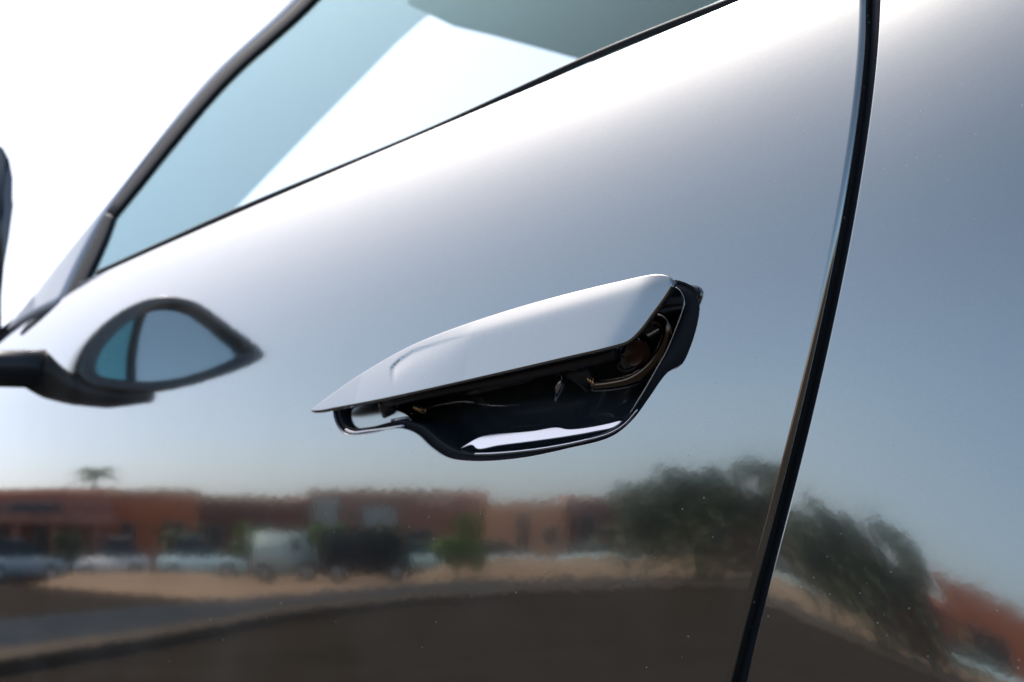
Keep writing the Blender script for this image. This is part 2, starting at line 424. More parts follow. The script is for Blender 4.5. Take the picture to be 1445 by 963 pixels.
# ---- flap (the popped-out outer blade of the handle)
FP = [(441, 580), (455, 581), (478, 577), (560, 562), (700, 531), (800, 508), (872, 491), (890, 484), (902, 470), (918, 442), (934, 411), (937, 396), (931, 387), (914, 384), (860, 394), (780, 413), (700, 436), (620, 464), (570, 485), (530, 508), (495, 532), (465, 557), (446, 574)]
def flap_off(x): return .005 + .004 * np.clip((x + .64) / .25, 0, 1)
def yflap0(x, z): return -flap_off(x) + 0 * z
FX = spline(np.array([hit(yflap0, *p)[[0, 2]] for p in FP]), 220, True)
def hp(u, v): return hit(yflap0, u, v)[[0, 2]]
c0, c1 = hp(600, 488), hp(893, 407)          # crease between face and top bevel
cs = (c1[1] - c0[1]) / (c1[0] - c0[0])
r0, r1 = hp(906, 404), hp(872, 486)          # crease between face and end bevel
rs = (r1[0] - r0[0]) / (r1[1] - r0[1])
zc = lambda x: c0[1] + cs * (x - c0[0]) + .0002
groove = [np.array(hp(*p)) for p in ((546, 520), (557, 507), (575, 495), (602, 486), (640, 476), (690, 463))]
def smax(a, b, k): return .5 * (a + b + np.sqrt((a - b) ** 2 + k * k))
def yflap(x, z):
    x = np.asarray(x, float); z = np.asarray(z, float)
    face = -flap_off(x) + (z - (zc(x) - .012)) * math.tan(R(13)) - .0008 - (x + .5) ** 2 * 0
    face = face - .5 * ((z - (zc(x) - .012)) ** 2) * 1.2
    bev = (z - zc(x)) * math.tan(R(19))
    soft = .0010 + .010 * np.clip((-.50 - x) / .09, 0, 1)
    y = face + smax(bev, 0 * bev, soft) - .25 * soft
    end = ((x - r0[0]) - rs * (z - r0[1])) * .24
    y = y + smax(end, 0 * end, .0012)
    # raked grip line pressed into the front of the blade
    best = np.full(x.shape, 1.0); tt = np.zeros(x.shape); sgn = np.zeros(x.shape)
    for i in range(len(groove) - 1):
        a, b = groove[i], groove[i + 1]; d = b - a; l = np.dot(d, d)
        s = np.clip(((x - a[0]) * d[0] + (z - a[1]) * d[1]) / l, 0, 1)
        dx, dz = x - a[0] - s * d[0], z - a[1] - s * d[1]; q = np.hypot(dx, dz)
        sg = d[0] * dz - d[1] * dx
        k = q < best; best = np.where(k, q, best); tt = np.where(k, i + s, tt); sgn = np.where(k, np.sign(sg), sgn)
    fade = np.clip(1 - tt / 4.6, 0, 1) * np.clip(tt / .35, 0, 1)
    sd_ = best * sgn
    step_ = .5 * (1 + np.tanh(sd_ / .0006))            # 0 below the line, 1 above
    y = y + fade * (.0009 * (1 - step_) * np.exp(-(sd_ / .007) ** 2))
    return y
flap = sheet('handle_flap', yflap, FX, [], M_paint, hd, step=.0010, r=.0010, wall=.0012)
BX = FX - outward(FX) * .0007; byy = yflap(BX[:, 0], BX[:, 1])
bm = bmesh.new()
va = [bm.verts.new((p[0], y + .0012, p[1])) for p, y in zip(BX, byy)]; vb = [bm.verts.new((p[0], y + .0046, p[1])) for p, y in zip(BX - outward(BX) * .0008, byy)]
for i in range(len(va)): bm.faces.new((va[i], va[(i + 1) % len(va)], vb[(i + 1) % len(va)], vb[i]))
bm.faces.new(vb)
bmobj('flap_backing', bm, M_gloss, hd)

# ---- carrier rail under the flap, arms, pad, springs
bm = bmesh.new()
tube(bm, spline([pt(545, 566, .0010), pt(620, 551, .002), pt(700, 536, .003), pt(790, 516, .004), pt(868, 498, .004)], 20), .0030, 10)
bmobj('carrier_rail', bm, M_satin, hd, True)
bm = bmesh.new()
tube(bm, spline([pt(640, 548, -.001), pt(700, 539, -.001), pt(745, 531, 0), pt(762, 526, 0)], 14), [.0015] * 2 + [.0028] * 10 + [.0015] * 2, 10)
bmobj('rail_foot', bm, M_satin, hd, True)
bm = bmesh.new()
arm_px = [((838, 544), -.012), ((868, 541), -.010), ((900, 532), -.008), ((926, 510), -.007), ((940, 484), -.006), ((943, 464), -.005), ((934, 451), -.004), ((915, 453), -.003), ((898, 462), .001)]
tube(bm, spline([pt(*p, o) for p, o in arm_px], 40), .0029, 12)
M_arm = mat('dark_bronze_arm', (.15, .125, .10), rough=.2, metal=1)
M_boss = mat('blued_steel', (.10, .125, .15), rough=.18, metal=1)
bmobj('gooseneck_arm', bm, M_arm, hd, True)
bm = bmesh.new()
bmesh.ops.create_cone(bm, cap_ends=True, segments=40, radius1=.0092, radius2=.0085, depth=.010)
bmesh.ops.bevel(bm, geom=[e for e in bm.edges if e.is_manifold and e.calc_face_angle(0) > .8], offset=.0012, segments=3, affect='EDGES')
bmesh.ops.rotate(bm, verts=bm.verts, matrix=Matrix.Rotation(R(90), 3, 'X') )
bmesh.ops.translate(bm, verts=bm.verts, vec=Vector(pt(893, 499, -.012)))
bmobj('pivot_boss', bm, M_boss, hd, True)
bm = bmesh.new()
bmesh.ops.create_cone(bm, cap_ends=True, segments=32, radius1=.0058, radius2=.0054, depth=.004)
bmesh.ops.rotate(bm, verts=bm.verts, matrix=Matrix.Rotation(R(90), 3, 'X'))
bmesh.ops.translate(bm, verts=bm.verts, vec=Vector(pt(899, 499, -.0055)))
bmobj('pivot_pad', bm, M_brown, hd, False)
bm = bmesh.new()      # coil spring by the arm root
a, b = Vector(pt(828, 532, -.009)), Vector(pt(842, 541, -.010))
tube(bm, [a + (b - a) * t + .0016 * Vector((0, math.cos(t * 25), math.sin(t * 25))) for t in np.linspace(0, 1, 60)], .0005, 6)
bmobj('coil_spring', bm, M_brass, hd, True)
bm = bmesh.new()
a, b = Vector(pt(586, 574, -.006)), Vector(pt(599, 580, -.007))
tube(bm, [a + (b - a) * t + .0015 * Vector((0, math.cos(t * 22), math.sin(t * 22))) for t in np.linspace(0, 1, 50)], .0005, 6)
bmobj('coil_spring', bm, M_brass, hd, True)
bm = bmesh.new()
tube(bm, [pt(792, 528, -.014), pt(790, 545, -.015), pt(784, 566, -.017)], [.0012, .0022, .0008], 10, 1)
bmobj('locking_pin', bm, M_bright, hd, True)
bm = bmesh.new()
tube(bm, [pt(808, 520, -.006), pt(826, 530, -.010), pt(836, 546, -.014)], [.005, .0052, .004], 14)
bmobj('linkage', bm, M_satin, hd, True)
bm = bmesh.new()
tube(bm, [pt(545, 560, -.001), pt(546, 575, -.004), pt(548, 586, -.008)], [.0042, .0042, .0034], 16)
bmobj('front_peg', bm, M_gloss, hd, True)
# bright metal plate in the shallow front end of the recess
PLp = [(486, 580), (488, 598), (500, 606), (530, 604), (568, 597), (566, 588), (545, 576), (520, 568), (495, 572)]
pz = spline(xz(ydoor, PLp), 60, True)
def yplate(x, z): return ydoor(x, z) + .0042 + (x + .62) * .02
sheet('striker_plate', yplate, pz, [], M_plate, hd, step=.003, r=.0006, wall=.001)

# metal strips added in the shape of bright reflections on the gloss recess
def lip(name, px, d0, tilt, wall=.0008):
    P = spline(xz(ydoor, px), 90, True); z0_ = P[:, 1].mean()
    zl = np.polyfit(P[:, 0], P[:, 1], 1)
    return sheet(name, lambda x, z: ydoor(x, z) + d0 + (z - np.polyval(zl, x)) * math.tan(R(tilt)), P, [], M_bright, hd, step=.0025, r=.0004, wall=wall)
lip('ledge_reflection', [(645, 633), (655, 624), (668, 616), (685, 612), (712, 610), (745, 607), (775, 602), (795, 605), (825, 602), (850, 597), (869, 593), (862, 602), (835, 609), (790, 617), (740, 624), (700, 629), (670, 634), (660, 628)], .0028, 24)
bm = bmesh.new(); tube(bm, spline([pt(*p, -.0006) for p in [(668, 641), (700, 640), (760, 634), (820, 623), (862, 611), (884, 597), (900, 578)]], 50), [.0004] + [.0007] * 34 + [.0005] * 15, 8); bmobj('lip_highlight', bm, M_bright, hd, True)
bm = bmesh.new(); tube(bm, spline([pt(*p, -.0012) for p in [(487, 606), (498, 611), (520, 609), (545, 606), (571, 601)]], 30), [.0006] + [.0010] * 29, 8); bmobj('lip_highlight', bm, M_bright, hd, True)
bm = bmesh.new(); tube(bm, [pt(*p, -.004) for p in [(553, 594), (574, 590)]], .0009, 8); bmobj('highlight_line', bm, M_bright, hd, True)

# ---- side glass, seal, pillar
GN = np.array([0, -.93, .37]); GN /= np.linalg.norm(GN)
GP = np.array([-.6, .064, 1.018])
def gpt(u, v, off=0.0):
    d = ray(u, v); o = GP + GN * off
    return CAMP + d * np.dot(o - CAMP, GN) / np.dot(d, GN)
def slab(name, pts3, nrm, th, m, parent, bev=0, smooth=False):
    bm = bmesh.new(); n = Vector(nrm)
    a = [bm.verts.new(Vector(p)) for p in pts3]; b = [bm.verts.new(Vector(p) - n * th) for p in pts3]
    bm.faces.new(a); bm.faces.new(b[::-1])
    for i in range(len(a)): bm.faces.new((a[i], b[i], b[(i + 1) % len(a)], a[(i + 1) % len(a)]))
    if bev: bmesh.ops.bevel(bm, geom=[e for e in bm.edges if len(e.link_faces) == 2 and e.calc_face_angle(0) > 1], offset=bev, segments=3, affect='EDGES')
    return bmobj(name, bm, m, parent, smooth)
gpx = [(100, 420), (143, 305), (290, 130), (420, 0), (548, -160), (900, -240), (1300, -240), (1300, -80), (1040, 20), (850, 95), (600, 208), (330, 322)]
slab('side_glass', [gpt(*p, -.001) for p in gpx], GN, .0008, M_glass, car)
def strip(name, px_c, wd, off, m, th=.004, n=30, z=1):
    """a thin strip lying on the glass plane between two pixel curves"""
    A = spline([gpt(*p, off) for p, q in px_c], n); B = spline([gpt(*q, off) for p, q in px_c], n)
    bm = bmesh.new(); nn = Vector(GN)
    prof = []
    for a, b in zip(A, B):
        a, b = Vector(a), Vector(b); row = []
        for k in range(7):
            t = k / 6; row.append(bm.verts.new(a + (b - a) * t + nn * (wd * math.sin(math.pi * t))))
        row.append(bm.verts.new(b - nn * th)); row.append(bm.verts.new(a - nn * th)); prof.append(row)
    for r0_, r1_ in zip(prof, prof[1:]):
        for k in range(9): bm.faces.new((r0_[k], r0_[(k + 1) % 9], r1_[(k + 1) % 9], r1_[k]))
    bm.faces.new(prof[0][::-1]); bm.faces.new(prof[-1])
    return bmobj(name, bm, m, car, True)
strip('pillar_seal', [((149, 299), (160, 307)), ((296, 117), (313, 122)), ((422, 0), (444, 0)), ((548, -150), (572, -150))], .0010, .0005, M_rubber)
strip('corner_seal', [((88, 424), (116, 410)), ((123, 354), (146, 345)), ((148, 301), (161, 305))], .0010, .0005, M_rubber)
M_pillar = mat('pillar_grey', (.72, .78, .86), rough=.35)
strip('windscreen_pillar', [((10, 464), (88, 426)), ((88, 364), (122, 350)), ((146, 296), (150, 300)), ((283, 119), (296, 119)), ((406, 0), (422, 0)), ((530, -150), (550, -150))], .0012, .0006, M_pillar, th=.003, n=50)
# waist trim: rubber wiper and a thin alloy blade over it
bt = [(130, 389), (330, 300), (600, 188), (850, 75), (1040, 0), (1150, -42)]
def bpt(u, v, dy, dz):
    p = hit(ydoor, u, v); return (p[0], p[1] + dy, p[2] + dz)
bm = bmesh.new(); tube(bm, spline([bpt(*p, .0045, .0026) for p in bt], 60), .0019, 10); bmobj('waist_wiper', bm, M_rubber, car, True)
bm = bmesh.new(); tube(bm, spline([bpt(*p, .0085, .0050) for p in bt[3:]], 30), [.0003] * 3 + [.0017] * 27, 10); bmobj('waist_trim', bm, M_trim, car, True)

# ---- cabin: roof lining and raked windscreen seen through the side glass
RZ = 1.36
def onplane(u, v, P0, Nn):
    d = ray(u, v); return CAMP + d * np.dot(np.array(P0) - CAMP, Nn) / np.dot(d, Nn)
RN = np.array([0, 0, 1.0]); RP = (0, 0, RZ)
WN = np.array([-.30, 0, .954]); WP = (-1.25, 0, RZ - .01)
lin = [(575, -20), (640, 12), (700, 27), (780, 50), (862, 74), (960, 96), (1100, 130), (1500, 130), (1500, -260), (575, -260)]
slab('roof_lining', [onplane(*p, RP, RN) for p in lin], (0, 0, 1), .02, M_lining, car)
ws = [(112, 415), (128, 385), (153, 312), (297, 131), (437, 0), (575, -160), (680, -60), (632, 12), (616, 15), (598, 26), (560, 60), (450, 172), (330, 297), (290, 340)]
M_ws = glass_mat('tinted_windscreen_glass', (.49, .53, .535), 1.3)
slab('windscreen', [onplane(*p, WP, WN) for p in ws], WN, .0006, M_ws, car)
M_light = mat('grey_header_cloth', (.30, .32, .33), rough=.8)

# ---- door mirror
mr = empty('door_mirror'); mr.parent = car
MX = -1.10
mo = [(.010, 1.02), (.004, 1.05), (-.008, 1.070), (-.028, 1.083), (-.060, 1.088), (-.125, 1.070), (-.177, 1.045), (-.184, 1.036), (-.157, 1.007), (-.096, .970), (-.033, .957), (-.002, .958), (.009, .985)]
mo = spline(mo, 72, True); mc = mo.mean(0)
rowsm = []
for dx, s in ((-.012, .72), (-.006, .76), (.0, .84), (.003, .97), (.001, .995), (-.006, 1.0), (-.03, .99), (-.06, .93), (-.085, .80), (-.10, .58), (-.107, .3)):
    rowsm.append([(MX + dx, mc[0] + (p[0] - mc[0]) * s, mc[1] + (p[1] - mc[1]) * s) for p in mo])
k = len(mo); vv = [p for r_ in rowsm for p in r_]
ff = [(j * k + i, j * k + (i + 1) % k, (j + 1) * k + (i + 1) % k, (j + 1) * k + i) for j in range(len(rowsm) - 1) for i in range(k)] + [tuple(range((len(rowsm) - 1) * k, len(rowsm) * k))]
me = bpy.data.meshes.new('mirror_housing'); me.from_pydata(vv, [], ff)
bm = bmesh.new(); bm.from_mesh(me); bmobj('mirror_housing', bm, M_gloss, mr, True)
def mglass(name, cond_pts, m):
    bm = bmesh.new(); vs = [bm.verts.new((MX - .008 + (p[0] - mc[0]) * .05 - (p[1] - mc[1]) * .02, p[0], p[1])) for p in cond_pts]
    bm.faces.new(vs); me_ = bpy.data.meshes.new(name); bm.to_mesh(me_); bm.free(); return link(name, me_, m, mr)
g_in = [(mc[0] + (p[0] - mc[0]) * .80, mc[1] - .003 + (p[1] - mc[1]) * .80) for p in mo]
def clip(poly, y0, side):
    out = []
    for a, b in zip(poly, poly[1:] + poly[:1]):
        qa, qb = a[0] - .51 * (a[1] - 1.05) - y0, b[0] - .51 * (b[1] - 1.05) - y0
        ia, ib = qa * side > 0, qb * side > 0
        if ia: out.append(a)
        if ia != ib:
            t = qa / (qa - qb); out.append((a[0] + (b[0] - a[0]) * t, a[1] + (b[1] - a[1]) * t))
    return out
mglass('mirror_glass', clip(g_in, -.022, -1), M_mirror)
mglass('mirror_glass', clip(g_in, -.010, 1), M_teal)  # inner piece cut out to carry the painted teal reflection
bm = bmesh.new()
tube(bm, [(MX - .03, -.09, .965), (MX - .028, -.05, .955), (MX - .02, -.015, .952), (MX - .01, .012, .950), (MX + .02, .045, .948)], [.012, .017, .020, .021, .022], 16, .7)
bmobj('mirror_arm', bm, M_satin, mr, True)

sp = [CAMP + ray(u, v) * ((-1.24 - CAMP[0]) / ray(u, v)[0]) for u, v in ((-14, 215), (-6, 202), (6, 208), (15, 225), (20, 250), (19, 290), (13, 335), (6, 375), (2, 420), (2, 470), (6, 500), (-14, 500), (-16, 400), (-16, 300))]
bm = bmesh.new()
va = [bm.verts.new(Vector(p)) for p in sp]; vb = [bm.verts.new(Vector(p) + Vector((-.045, .004, .006))) for p in sp]
bm.faces.new(va); bm.faces.new(vb[::-1])
for i in range(len(va)): bm.faces.new((va[i], vb[i], vb[(i + 1) % len(va)], va[(i + 1) % len(va)]))
bmesh.ops.bevel(bm, geom=[e for e in bm.edges if abs((e.verts[0].co - e.verts[1].co).x) < .01], offset=.004, segments=3, affect='EDGES')
bmobj('mirror_fin', bm, M_gloss, mr, True)

# ================================================================== THE STREET THE CAR STANDS ON (seen mirrored in the paint)
O0 = Vector((-.5, 0, 0))
def W(az, D): a = R(az); return (O0.x + D * math.sin(a), -D * math.cos(a))
def Dg(el): return .83 / math.tan(R(el))
M_lot = mat('dusty_paving', (.023, .019, .016), spec=0, rough=.9, noise=(.8, (.031, .025, .021), 8))
M_road = mat('asphalt', (.028, .033, .040), spec=0, rough=.85, noise=(1.5, (.037, .042, .049), 8))
M_sand = mat('sandy_verge', (.25, .17, .12), spec=0, rough=.95, noise=(.5, (.18, .125, .088), 9))
M_kerb = mat('kerb_concrete', (.085, .068, .056), spec=0, rough=.9, noise=(3, (.07, .055, .045)))
M_kerbd = mat('dark_gutter', (.035, .028, .025), spec=0, rough=.9)
bm = bmesh.new(); S = 900
bm.faces.new([bm.verts.new(p) for p in ((-S, -S, 0), (S, -S, 0), (S, S, 0), (-S, S, 0))])
tag(bmobj('ground', bm, M_sand), kind='structure')
def band(name, near, far, m, z, thick=0):
    """near, far: lists of (azimuth, elevation below horizon)"""
    A = spline([W(a, Dg(e)) for a, e in near], 60); B = spline([W(a, Dg(e)) for a, e in far], 60)
    bm = bmesh.new()
    va = [bm.verts.new((*p, z)) for p in A]; vb = [bm.verts.new((*p, z)) for p in B]
    for i in range(59): bm.faces.new((va[i], va[i + 1], vb[i + 1], vb[i]))
    if thick:
        wa = [bm.verts.new((*p, z - thick)) for p in A]
        for i in range(59): bm.faces.new((va[i], wa[i], wa[i + 1], va[i + 1]))
    return tag(bmobj(name, bm, m), kind='structure')
bm = bmesh.new()
bm.faces.new([bm.verts.new((x, y, .004)) for x, y in ((-70, -9.5), (30, -9.5), (30, 12), (-70, 12))])
tag(bmobj('parking_lot', bm, M_lot), kind='structure')
road_far = [(-86, 3.0), (-78, 2.9), (-69, 2.45), (-60, 1.9), (-52, 1.35), (-45, 1.0), (-38, 1.1), (-30, 1.2), (-20, 1.2), (-5, 1.4)]
road_near = [(-86, 5.6), (-78, 5.1), (-69, 4.3), (-60, 3.0), (-52, 2.25), (-45, 1.9), (-38, 1.75), (-30, 1.85), (-20, 2.1), (-5, 2.6)]
band('road', road_near, road_far, M_road, .008)
kb = [(a, e + .02) for a, e in road_near]; kf = [(a, e + .30 * e / 2.2) for a, e in road_near]
band('pavement', kf, kb, M_kerb, .13, .13)
gut = [(a, e * 1.19) for a, e in road_near]
band('gutter', gut, [(a, e * 1.145) for a, e in road_near], M_kerbd, .012)
band('parking_lot_strip', [(a, e * 2.6) for a, e in road_near], [(a, e * 1.2) for a, e in road_near], M_lot, .010)

# ---- low sand bank along the far side of the road
def bank(a0, a1, D0, D1, hh):
    bm = bmesh.new(); prev = None; rn = random.Random(int(-a0))
    for i in range(41):
        a = a0 + (a1 - a0) * i / 40; e = min(1, 6 * min(i, 40 - i) / 40); h_ = hh * e * rn.uniform(.85, 1.1)
        row = [bm.verts.new((*W(a, D0 + (D1 - D0) * t), z * h_)) for t, z in ((0, 0.01), (.25, .6), (.5, 1), (.8, .9), (1, .01))]
        if prev:
            for k in range(4): bm.faces.new((prev[k], prev[k + 1], row[k + 1], row[k]))
        prev = row
    tag(bmobj('sand_bank', bm, M_sand, None, True), kind='structure')
bank(-75.5, -62.4, 37, 41, .34); bank(-53.2, -36, 41, 48, .75); bank(-36.5, -8, 41, 47, .6)

# ---- buildings
M_terra = mat('terracotta_render', (.70, .22, .10), rough=.9, noise=(1.2, (.58, .17, .08)))
M_rose = mat('rose_brown_render', (.45, .19, .13), rough=.9, noise=(1.0, (.32, .14, .11)))
M_salmon = mat('salmon_render', (.85, .42, .26), rough=.9, noise=(1.0, (.72, .34, .21)))
M_maroon = mat('maroon_render', (.28, .10, .09), rough=.9, noise=(1.0, (.22, .08, .075)))
M_pane = mat('dark_window_glass', (.02, .035, .05), rough=.08)
M_panew = mat('pale_window_blind', (.45, .5, .5), rough=.5)
M_frame = mat('window_frame_grey', (.25, .25, .25), rough=.5)
M_slab = mat('sunlit_roof_slab_clay', (.8, .38, .22), rough=.85)  # clay lightened so the parapet colour holds a sunlit top edge
def building(name, label, az0, az1, D, h, wall, wins=(), depth=9, base=0.0, posts=0, roofm=None):
    """front facade runs between two bearings at distance D"""
    a, b = Vector((*W(az0, D), 0)), Vector((*W(az1 + .4, D), 0)); Wd = (b - a).length
    t = empty(name, a, math.atan2(b.y - a.y, b.x - a.x)); tag(t, label, 'building')
    # local: x along facade, +y towards the car or away
    loc = t.matrix_basis.inverted() if False else None
    ang = t.rotation_euler.z
    toward = Vector((-a.x, -a.y, 0)); fx = Vector((math.cos(ang), math.sin(ang), 0)); fy = Vector((-math.sin(ang), math.cos(ang), 0))
    s = 1 if toward.dot(fy) > 0 else -1      # direction of the car in local y
    boxobj('wall', wall, t, 0, Wd, *sorted((0, -s * depth)), base, h)
    boxobj('parapet', roofm or M_slab, t, -.12, Wd + .12, *sorted((s * .14, -s * (depth + .1))), h + .002, h + .28)
    for (x0, x1, z0, z1, pm) in wins:
        x0, x1 = x0 * Wd, x1 * Wd
        f = boxobj('window', M_frame, t, x0, x1, *sorted((s * .002, s * .07)), z0, z1)
        boxobj('pane', pm, f, x0 + .08, x1 - .08, *sorted((s * .072, s * .09)), z0 + .08, z1 - .08)
    for i in range(posts):
        x = Wd * (i + .5) / posts
        boxobj('column', wall, t, x - .25, x + .25, *sorted((s * .9, s * 1.4)), 0, h * .62, bevel=.03)
    if posts:
        boxobj('canopy', wall, t, 0, Wd, *sorted((s * .004, s * 1.6)), h * .62 + .002, h * .74)
    return t
d_, p_ = M_pane, M_panew
building('arcaded_building', 'long terracotta building with a column arcade and a dark strip of upper windows', -84, -70.8, 46, 3.4, M_rose, [(.18, .42, 2.5, 3.0, d_), (.46, .74, 2.5, 3.0, d_), (.06, .2, .3, 2.3, d_), (.3, .45, .3, 2.3, d_), (.6, .75, .3, 2.3, d_)], posts=5)
building('terracotta_house', 'plain terracotta house with a flat roof beside the arcade', -70.6, -65.6, 50, 3.55, M_terra, [(.1, .3, 1.2, 2.4, d_), (.6, .85, 1.2, 2.4, d_)])
building('low_house', 'low maroon house with a flat clay roof behind the parked cars', -65.4, -59.0, 56, 3.6, M_maroon, [(.1, .25, 1.3, 2.5, d_), (.5, .65, 1.3, 2.5, d_)])
building('shop_building', 'brown two storey building with pale blinds in its windows', -58.8, -49.6, 54, 3.8, M_rose, [(.03, .18, 1.9, 3.7, p_), (.30, .5, 2.3, 3.3, p_), (.62, .82, 3.3, 3.7, M_salmon), (.55, .7, 1.2, 2.2, d_)])
building('salmon_house', 'bright salmon house with a narrow dark doorway', -49.4, -45.6, 52, 3.1, M_salmon, [(.42, .55, .2, 2.8, d_), (.75, .88, 1.4, 2.2, d_)])
building('dark_house', 'dark maroon house with shuttered windows beside the spreading tree', -45.4, -40.5, 55, 3.5, M_maroon, [(.15, .35, 1.6, 2.9, d_), (.6, .8, 1.6, 2.9, d_)])
building('garden_house', 'maroon house standing behind the spreading tree', -40.3, -33.8, 58, 3.0, M_maroon, [(.3, .45, 1.3, 2.4, d_), (.7, .85, 1.3, 2.4, d_)])
building('end_house', 'terracotta house at the end of the street past the tree', -33.6, -24, 52, 4.0, M_terra, [(.1, .3, 1.3, 2.6, d_), (.5, .7, 1.3, 2.6, d_)])
building('far_terrace', 'long rose brown terrace closing the far end of the street', -23.8, -4, 60, 4.2, M_rose, [(.1, .2, 1.3, 2.6, d_), (.5, .6, 1.3, 2.6, d_)])

# ---- vehicles
M_tyre = mat('tyre_rubber', (.02, .02, .02), rough=.8)
M_rim = mat('wheel_rim', (.4, .4, .42), rough=.3, metal=1)
M_vglass = mat('vehicle_glass', (.02, .03, .035), rough=.04)
M_hl = mat('lamp_glass', (.7, .72, .72), rough=.1)
def vehicle(name, label, cat, az, D, col, L=4.4, H=1.45, van=False, yaw=0, group=None, rough=.25):
    x, y = W(az, D); t = empty(name, (x, y, .0), R(-az * -1 + yaw)); tag(t, label, cat, group)
    m = mat(name + '_paint', col, rough=rough, coat=0 if rough > .8 else 1, spec=.1 if rough > .8 else .5)
    hw = .9
    if van: prof = [(-L / 2, .2), (-L / 2, H - .1), (-L / 2 + .15, H), (L * .26, H), (L * .36, H * .62), (L / 2 - .05, H * .5), (L / 2, .2)]
    else: prof = [(-L / 2, .2), (-L / 2, .85), (-L * .42, .92), (L * .18, .90), (L * .46, .78), (L / 2, .62), (L / 2, .2)]
    bm = bmesh.new(); a = [bm.verts.new((px, -hw, pz)) for px, pz in prof]; b = [bm.verts.new((px, hw, pz)) for px, pz in prof]
    bm.faces.new(a); bm.faces.new(b[::-1])
    for i in range(len(a)): bm.faces.new((a[i], b[i], b[(i + 1) % len(a)], a[(i + 1) % len(a)]))
    bmesh.ops.bevel(bm, geom=bm.edges[:], offset=.08, segments=2, affect='EDGES')
    bmobj('body', bm, m, t, True)
    if van:
        boxobj('windscreen', M_vglass, t, L * .27, L * .345, -.78, .78, H * .66, H * .93)
        boxobj('side_window', M_vglass, t, L * .10, L * .22, -hw - .01, hw + .01, H * .62, H * .88)
    else:
        bm = bmesh.new(); base = [(-L * .40, .9), (-L * .26, H - .04), (L * .02, H - .02), (L * .20, .88)]
        a = [bm.verts.new((px, -(.78 if pz < 1 else .60), pz)) for px, pz in base]; b = [bm.verts.new((px, (.78 if pz < 1 else .60), pz)) for px, pz in base]
        bm.faces.new(a); bm.faces.new(b[::-1])
        for i in range(4): bm.faces.new((a[i], b[i], b[(i + 1) % 4], a[(i + 1) % 4]))
        bmobj('cabin_glass', bm, M_vglass, t)
        boxobj('roof', m, t, -L * .27, L * .03, -.62, .62, H - .03, H + .02, bevel=.02)
    for sx in (-L * .31, L * .31):
        for sy in (-hw + .08, hw - .08):
            bm = bmesh.new(); bmesh.ops.create_cone(bm, cap_ends=True, segments=20, radius1=.33, radius2=.33, depth=.22)
            bmesh.ops.rotate(bm, verts=bm.verts, matrix=Matrix.Rotation(R(90), 3, 'X')); bmesh.ops.translate(bm, verts=bm.verts, vec=(sx, sy * 1.02, .33))
            wh = bmobj('wheel', bm, M_tyre, t, False)
            bm = bmesh.new(); bmesh.ops.create_cone(bm, cap_ends=True, segments=16, radius1=.2, radius2=.2, depth=.24)
            bmesh.ops.rotate(bm, verts=bm.verts, matrix=Matrix.Rotation(R(90), 3, 'X')); bmesh.ops.translate(bm, verts=bm.verts, vec=(sx, sy * 1.02, .33))
            bmobj('rim', bm, M_rim, wh)
    for sy in (-.6, .6): boxobj('headlight', M_hl, t, L / 2 - .06, L / 2 + .012, sy - .18, sy + .18, .58, .70)
    return t
G = 'vehicles parked across the street'
vehicle('parked_van', 'black panel van parked at the kerb between the pale van and the brown building', 'van', -55.7, 37, (.012, .016, .022), 3.1, 1.72, True, 0, G, .9)
vehicle('parked_van', 'pale grey green box van parked left of the black van', 'van', -60.1, 38, (.6, .7, .64), 2.5, 1.68, True, 4, G, .6)
vehicle('parked_car', 'white saloon car parked in front of the terracotta house', 'car', -70.6, 43, (.85, .83, .8), 3.7, 1.6, False, 180, G)
vehicle('parked_car', 'silver blue hatchback parked in front of the low maroon house', 'car', -64.9, 43, (.6, .78, .8), 3.9, 1.6, False, 10, G)
vehicle('parked_car', 'grey car parked under the arcade columns', 'car', -76.5, 42, (.25, .32, .36), 4.4, 1.5, False, 0, G)
vehicle('parked_car', 'pale teal car parked in front of the shop building', 'car', -52.0, 50, (.6, .82, .8), 4.4, 1.5, False, 0, G)
vehicle('parked_car', 'white estate car parked in front of the salmon house', 'car', -48.4, 50, (.75, .84, .84), 4.4, 1.5, False, 0, G)
vehicle('parked_car', 'pale blue car parked in front of the dark maroon house', 'car', -43.2, 50, (.65, .85, .85), 4.6, 1.4, False, 0, G)
vehicle('parked_car', 'light blue car parked past the spreading tree', 'car', -31.8, 48, (.6, .8, .85), 4.4, 1.4, False, 10, G)
vehicle('parked_car', 'silver car parked in front of the far terrace', 'car', -25.5, 48, (.5, .6, .62), 4.4, 1.4, False, 0, G)

